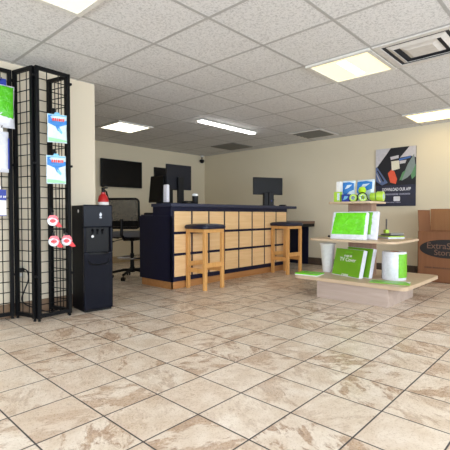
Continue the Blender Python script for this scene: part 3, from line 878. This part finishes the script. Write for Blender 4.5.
text('emblem_lettering', 'Storage', .105, M['brownink'], em, (bx0-.0018, .13, .405), (PI/2, 0, -PI/2), bold=.001)
q = MB(); dashes(q, -.28, .3, .20, .022, 21, BM); q.build('small_print', M['darkink'], t)

# ------------------------------------------------------------------ display stand
t = thing('display_stand', (4.5, 1.95, 0), 'three tier pale wood display stand holding green packing goods', 'display stand')
ox, oy = 4.5, 1.95
MB().box((3.965-ox, 1.50-oy, 0), (4.70-ox, 2.29-oy, .188), .003).build('base', M['ashgrey'], t)
def slab(x0, x1, y0, y1, z0, z1, r, name, mat):
    return MB().prism(rr(x1-x0, y1-y0, r, 6, (x0+x1)/2-ox, (y0+y1)/2-oy), z1-z0, Matrix.Translation((0, 0, z0)), .003).build(name, mat, t)
slab(3.93, 5.03, 1.32, 2.58, .188, .225, .07, 'shelf', M['ash'])
slab(3.99, 4.80, 1.45, 2.44, .628, .650, .10, 'shelf', M['ash'])
slab(4.17, 4.60, 1.76, 2.28, 1.044, 1.066, .05, 'shelf', M['ash'])
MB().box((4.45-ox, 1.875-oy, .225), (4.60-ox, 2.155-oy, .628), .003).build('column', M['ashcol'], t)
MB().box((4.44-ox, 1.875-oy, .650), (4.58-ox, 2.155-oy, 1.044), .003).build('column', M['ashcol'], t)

S1, S2, S3 = .225, .650, 1.066
def flat_carton(name, loc, rz, tilt, w, h, th, face, label, cat, group, lettering=True):
    """thin carton standing on edge, front face towards -X, leaning towards +X"""
    o = thing(name, loc, label, cat, group, rot=(0, R(tilt), rz))
    MB().box((0, -w/2, 0), (th, w/2, h), .002).build('carton', M['lilac'], o)
    pf = MB().box((-.0012, -w/2+.004, .006), (.0005, w/2-.004, h-.003)).build('printed_face', face, o)
    if lettering:
        FMx = Matrix(((0, 0, -1, -.0012), (-1, 0, 0, 0), (0, 1, 0, 0), (0, 0, 0, 1)))
        text('lettering', 'TV Cover', .060, M['whitepaper'], pf, (-.0018, 0, h*.60), (PI/2, 0, -PI/2), bold=.0006)
        q = MB(); dashes(q, -.06, .05, h*.74, .020, 2, FMx); dashes(q, -.05, .05, h*.055, .022, 9, FMx)
        q.build('small_print', M['whitepaper'], pf)
        MB().prism([(-.055, h*.84), (.0, h*.86), (.05, h*.84), (.05, h*.90), (-.055, h*.90)], .0005, FMx @ Matrix.Translation((0, 0, .0004))).build('printed_picture', M['greenfilm'], o)
    return o
flat_carton('cover_carton', (4.225, 2.085, S1), R(-19), 14, .42, .315, .055, M['greenbox'], 'green carton with white lettering leaning at the front of the lowest shelf', 'carton', 'green cartons on the lowest shelf')
flat_carton('cover_carton', (4.305, 1.995, S1), R(-19), 13, .385, .33, .050, M['greenbox'], 'green carton tucked behind the lettered one on the lowest shelf', 'carton', 'green cartons on the lowest shelf', False)

def poly_sack(loc, rz, tilt, w, h, th, label, toggle=False, mat=None, inset=0.):
    o = thing('cover_bag', loc, label, 'bag', 'green bags on the middle shelf', rot=(0, R(tilt), rz))
    MB().box((0, -w/2, .0), (th, w/2, h), .012, 3).build('bag_body', M['whitefilm'], o, True)
    b2 = bmesh.new(); nY, nZ = 16, 12; g = {}; rnd = random.Random(5)
    for i in range(nY+1):
        for j in range(nZ+1):
            y = -w/2+.014+inset+(w-.022-inset)*i/nY; y += (-.03 if toggle else 0)*(y+w/2-.02)/w*j/nZ; z = .055+(h-.068)*j/nZ
            e = i in (0, nY) or j in (0, nZ)
            g[i, j] = b2.verts.new((-.0015-(0 if e else rnd.uniform(.002, .010)), y+ (rnd.uniform(-.004, .004) if e else 0), z))
    for i in range(nY):
        for j in range(nZ): b2.faces.new((g[i, j], g[i, j+1], g[i+1, j+1], g[i+1, j]))
    r = bmesh.ops.extrude_face_region(b2, geom=b2.faces[:])
    bmesh.ops.translate(b2, vec=(.003, 0, 0), verts=[v for v in r['geom'] if isinstance(v, bmesh.types.BMVert)])
    bmesh.ops.recalc_face_normals(b2, faces=b2.faces)
    MB()._merge(b2).build('green_print', mat or M['limebag'], o, True)
    if toggle:
        MB().lathe([(0, 0), (.012, .003), (.014, .014), (.008, .026), (0, .027)], (-.005, w/2+.012, .012), 14).build('cord_toggle', M['black'], o, True)
    return o
poly_sack((4.125, 2.015, S2), R(3), 15, .395, .315, .07, 'glossy lime green bag leaning at the front of the middle shelf', True)
poly_sack((4.245, 1.91, S2), R(3), 13, .34, .318, .055, 'second darker green bag behind the glossy one on the middle shelf', mat=M['greenfilm'], inset=.05)

o = thing('stretch_film_roll', (4.395, 1.60, S1), 'thick white roll with a green label on the lowest shelf', 'roll')
rl, hh = .123, .30
MB().lathe([(.045, 0), (rl-.004, 0), (rl, .006), (rl+.002, hh*.5), (rl, hh-.006), (rl-.004, hh), (.045, hh), (.045, 0)], seg=48).build('film', M['whitefilm'], o, True)
q = MB(); b2 = bmesh.new(); n = 14; a0, a1 = R(-140), R(-62)
vs = []
for k in range(n+1):
    a = a0+(a1-a0)*k/n; rr_ = rl+.0035
    vs.append((b2.verts.new((rr_*math.cos(a), rr_*math.sin(a), .03)), b2.verts.new((rr_*math.cos(a), rr_*math.sin(a), hh-.02))))
for k in range(n): b2.faces.new((vs[k][0], vs[k+1][0], vs[k+1][1], vs[k][1]))
q._merge(b2).build('green_label', M['greenfilm'], o, True)
MB().lathe([(.038, .001), (.044, .001), (.044, hh+.004), (.038, hh+.004), (.038, .001)]).build('core', M['cardin'], o, True)

o = thing('white_bin', (4.42, 2.405, S1), 'tapered white bin at the left of the lowest shelf', 'bin')
MB().lathe([(0, 0), (.055, 0), (.058, .006), (.088, .335), (.092, .345), (.086, .345), (.083, .335), (.054, .012), (0, .012)], seg=36).build('bin_body', M['white'], o, True)
MB().lathe([(.0885, .325), (.094, .328), (.094, .348), (.0885, .349)], seg=36).build('rim', M['whitepaper'], o, True)

o = thing('flat_pack', (4.05, 2.435, S1), 'flat lime green packet lying at the left end of the lowest shelf', 'packet', rz=R(6))
MB().box((-.10, -.135, 0), (.10, .135, .012), .004).build('lower_sleeve', M['whitepaper'], o)
MB().box((-.105, -.14, .013), (.10, .135, .026), .005).build('upper_sleeve', M['limebag'], o)
o = thing('flat_envelope', (4.135, 1.545, S1), 'flat green envelope lying in front of the white roll', 'envelope', rz=R(14))
MB().box((-.085, -.19, 0), (.085, .19, .008), .003).build('envelope_body', M['greenfilm'], o)
MB().prism([(-.02, -.188), (.084, -.188), (.084, -.13)], .001, Matrix.Translation((0, 0, .008))).build('white_corner', M['whitepaper'], o)
# goods at the right end of the middle shelf
o = thing('pouch_stack', (4.64, 1.72, S2), 'flat grey and lime pouches stacked at the right of the middle shelf', 'pouch', rz=R(50))
MB().box((-.10, -.10, 0), (.16, .10, .018), .006).build('lower_pouch', M['whitefilm'], o)
MB().box((-.11, -.09, .018), (.17, .09, .030), .005).build('middle_pouch', M['limetape'], o)
MB().box((-.12, -.08, .030), (.10, .08, .058), .010, 3, rot=Matrix.Rotation(R(5), 3, 'Y')).build('upper_pouch', M['ventgrey'], o)
o = thing('scraper', (4.66, 1.79, S2+.056), 'lime block with a thin grey upright blade standing on the pouches', 'tool', rz=R(45))
MB().box((-.03, -.02, .0), (.03, .02, .042), .004).build('handle', M['lime'], o)
MB().box((-.018, -.003, .042), (.014, .003, .165), .001).build('blade', M['ventgrey'], o)

# goods on the top shelf
def packet(loc, w, h, th, rz, label, seed, tilt=0):
    o = thing('wipes_packet', loc, label, 'packet', 'blue and white packets on the top shelf', rot=(0, R(tilt), rz))
    TM = Matrix(((0, 0, 1, 0), (0, 1, 0, 0), (0, 0, 1, 0), (0, 0, 0, 1)))
    TM = Matrix.Rotation(-PI/2, 4, 'Z')          # pillow front (-Y) -> -X
    MB().pillow(w, h, th, p=.3, wob=.05, seed=seed, mat=TM).build('packet_body', M['paleprint'], o, True)
    PMx = Matrix(((0, 0, -1, -th/2-.0005), (-1, 0, 0, 0), (0, 1, 0, 0), (0, 0, 0, 1)))
    hw = w*.44
    MB().prism([(-hw, h*.9), (-hw, h*.42), (-w*.2, h*.3), (w*.1, h*.48), (hw, h*.56), (hw, h*.86), (w*.1, h*.92)], .001, PMx).build('printed_swirl', M['blue'], o)
    MB().prism([(-w*.25, h*.60), (w*.05, h*.66), (w*.3, h*.80), (-w*.1, h*.78)], .001, PMx @ Matrix.Translation((0, 0, .0008))).build('printed_flash', M['paleprint'], o)
    return o
packet((4.45, 2.155, S3), .15, .255, .05, R(8), 'blue and white packet at the left of the top shelf', 21, 4)
packet((4.47, 1.965, S3), .21, .26, .06, R(-4), 'wider blue and white packet at the right of the top shelf', 22, 6)
o = thing('tissue_carton', (4.36, 2.225, S3), 'narrow white carton standing at the left end of the top shelf', 'carton')
MB().box((-.03, -.025, 0), (.03, .025, .24), .003).build('carton_body', M['whitepaper'], o)
MB().box((-.0312, -.0255, .0), (.0312, .0255, .03), .002).build('printed_base', M['lime'], o)
o = thing('lime_carton', (4.27, 2.195, S3), 'pale lime carton at the front left of the top shelf', 'carton')
MB().box((-.035, -.035, 0), (.035, .035, .115), .003).build('carton_body', M['limetape'], o)
MB().box((-.0358, -.034, .02), (-.0345, -.005, .10)).build('printed_face', M['paleprint'], o)
o = thing('blue_carton', (4.29, 2.10, S3), 'small dark blue box at the front of the top shelf', 'carton')
MB().box((-.03, -.045, 0), (.03, .045, .085), .003).build('carton_body', M['dblue'], o)
MB().prism([(-.03, .02), (.01, .03), (.035, .06), (-.01, .068)], .001, Matrix(((0, 0, -1, -.03), (-1, 0, 0, 0), (0, 1, 0, 0), (0, 0, 0, 1)))).build('printed_flash', M['lblue'], o)
def tape(loc, axis, r, w, label, name='tape_roll', gr='lime tape rolls on the top shelf'):
    o = thing(name, loc, label, 'tape', gr)
    MB().lathe([(r*.55, -w/2), (r-.003, -w/2), (r, -w/2+.003), (r, w/2-.003), (r-.003, w/2), (r*.55, w/2), (r*.55, -w/2)], (0, 0, r), 32, axis).build('tape', M['limetape'], o, True)
    MB().lathe([(r*.5, -w/2-.001), (r*.55, -w/2-.001), (r*.55, w/2+.001), (r*.5, w/2+.001), (r*.5, -w/2-.001)], (0, 0, r), 28, axis).build('core', M['paleprint'], o, True)
    return o
tape((4.26, 2.0, S3), (1, .1, 0), .042, .06, 'lime tape roll beside the small dark blue box')
tape((4.27, 1.895, S3), (1, .25, 0), .044, .06, 'lime tape roll under the black dispenser arch')
o = thing('tape_dispenser', (4.285, 1.895, S3), 'black arched tape dispenser with lime ball grip on the top shelf', 'tape dispenser')
MB().tube([(-.045, .056*math.cos(R(a)), .040+.056*math.sin(R(a))) for a in range(-20, 201, 14)], .006).tube([(-.045, -.056, .035), (-.045, -.075, .015), (-.045, -.1, .008)], .006).build('arch', M['black'], o, True)
MB().lathe([(0, -.045), (.03, -.035), (.045, 0), (.03, .036), (0, .045)], (.055, .045, .125), 22).build('grip', M['lime'], o, True)
MB().box((.035, .03, .0), (.075, .06, .09), .006).build('stem', M['lime'], o)
tape((4.40, 1.835, S3), (-.1, 1, 0), .050, .06, 'lime tape roll lying on its rim near the right end of the top shelf')
tape((4.41, 1.762, S3), (-.1, 1, 0), .056, .07, 'last lime tape roll at the right end of the top shelf')

# ------------------------------------------------------------------ light, camera, view
w = bpy.data.worlds.new('daylight'); sc.world = w; w.use_nodes = True
bg = w.node_tree.nodes['Background']
bg.inputs['Color'].default_value = (.80, .90, 1.0, 1); bg.inputs['Strength'].default_value = 4.2
def portal(name, loc, rot, sx, sy):
    l = bpy.data.lights.new(name, 'AREA'); l.shape = 'RECTANGLE'; l.size = sx; l.size_y = sy
    l.cycles.is_portal = True
    o = bpy.data.objects.new(name, l); COL.objects.link(o); o.location = loc; o.rotation_euler = rot
    tag(o, kind='structure')
portal('window_light', ((X0+WR)/2, Y0-.08, 1.28), (-PI/2, 0, PI), WR-X0, 1.65)
portal('window_light', (X0-.08, (Y0+WL)/2, 1.28), (PI/2, 0, -PI/2), WL-Y0, 1.65)

cam = bpy.data.cameras.new('camera'); co = bpy.data.objects.new('camera', cam); COL.objects.link(co)
cam.sensor_fit = 'HORIZONTAL'; cam.sensor_width = 36.; cam.lens = 400.5/450*36
cam.clip_start = .05
co.location = (0, 0, H); co.rotation_euler = (PI/2-.0268, 0, -.8210)
sc.camera = co
vs_ = sc.view_settings
sc.display_settings.display_device = 'sRGB'
vs_.view_transform = 'Standard'; vs_.look = 'None'; vs_.gamma = 1.; vs_.exposure = .76; vs_.use_curve_mapping = False
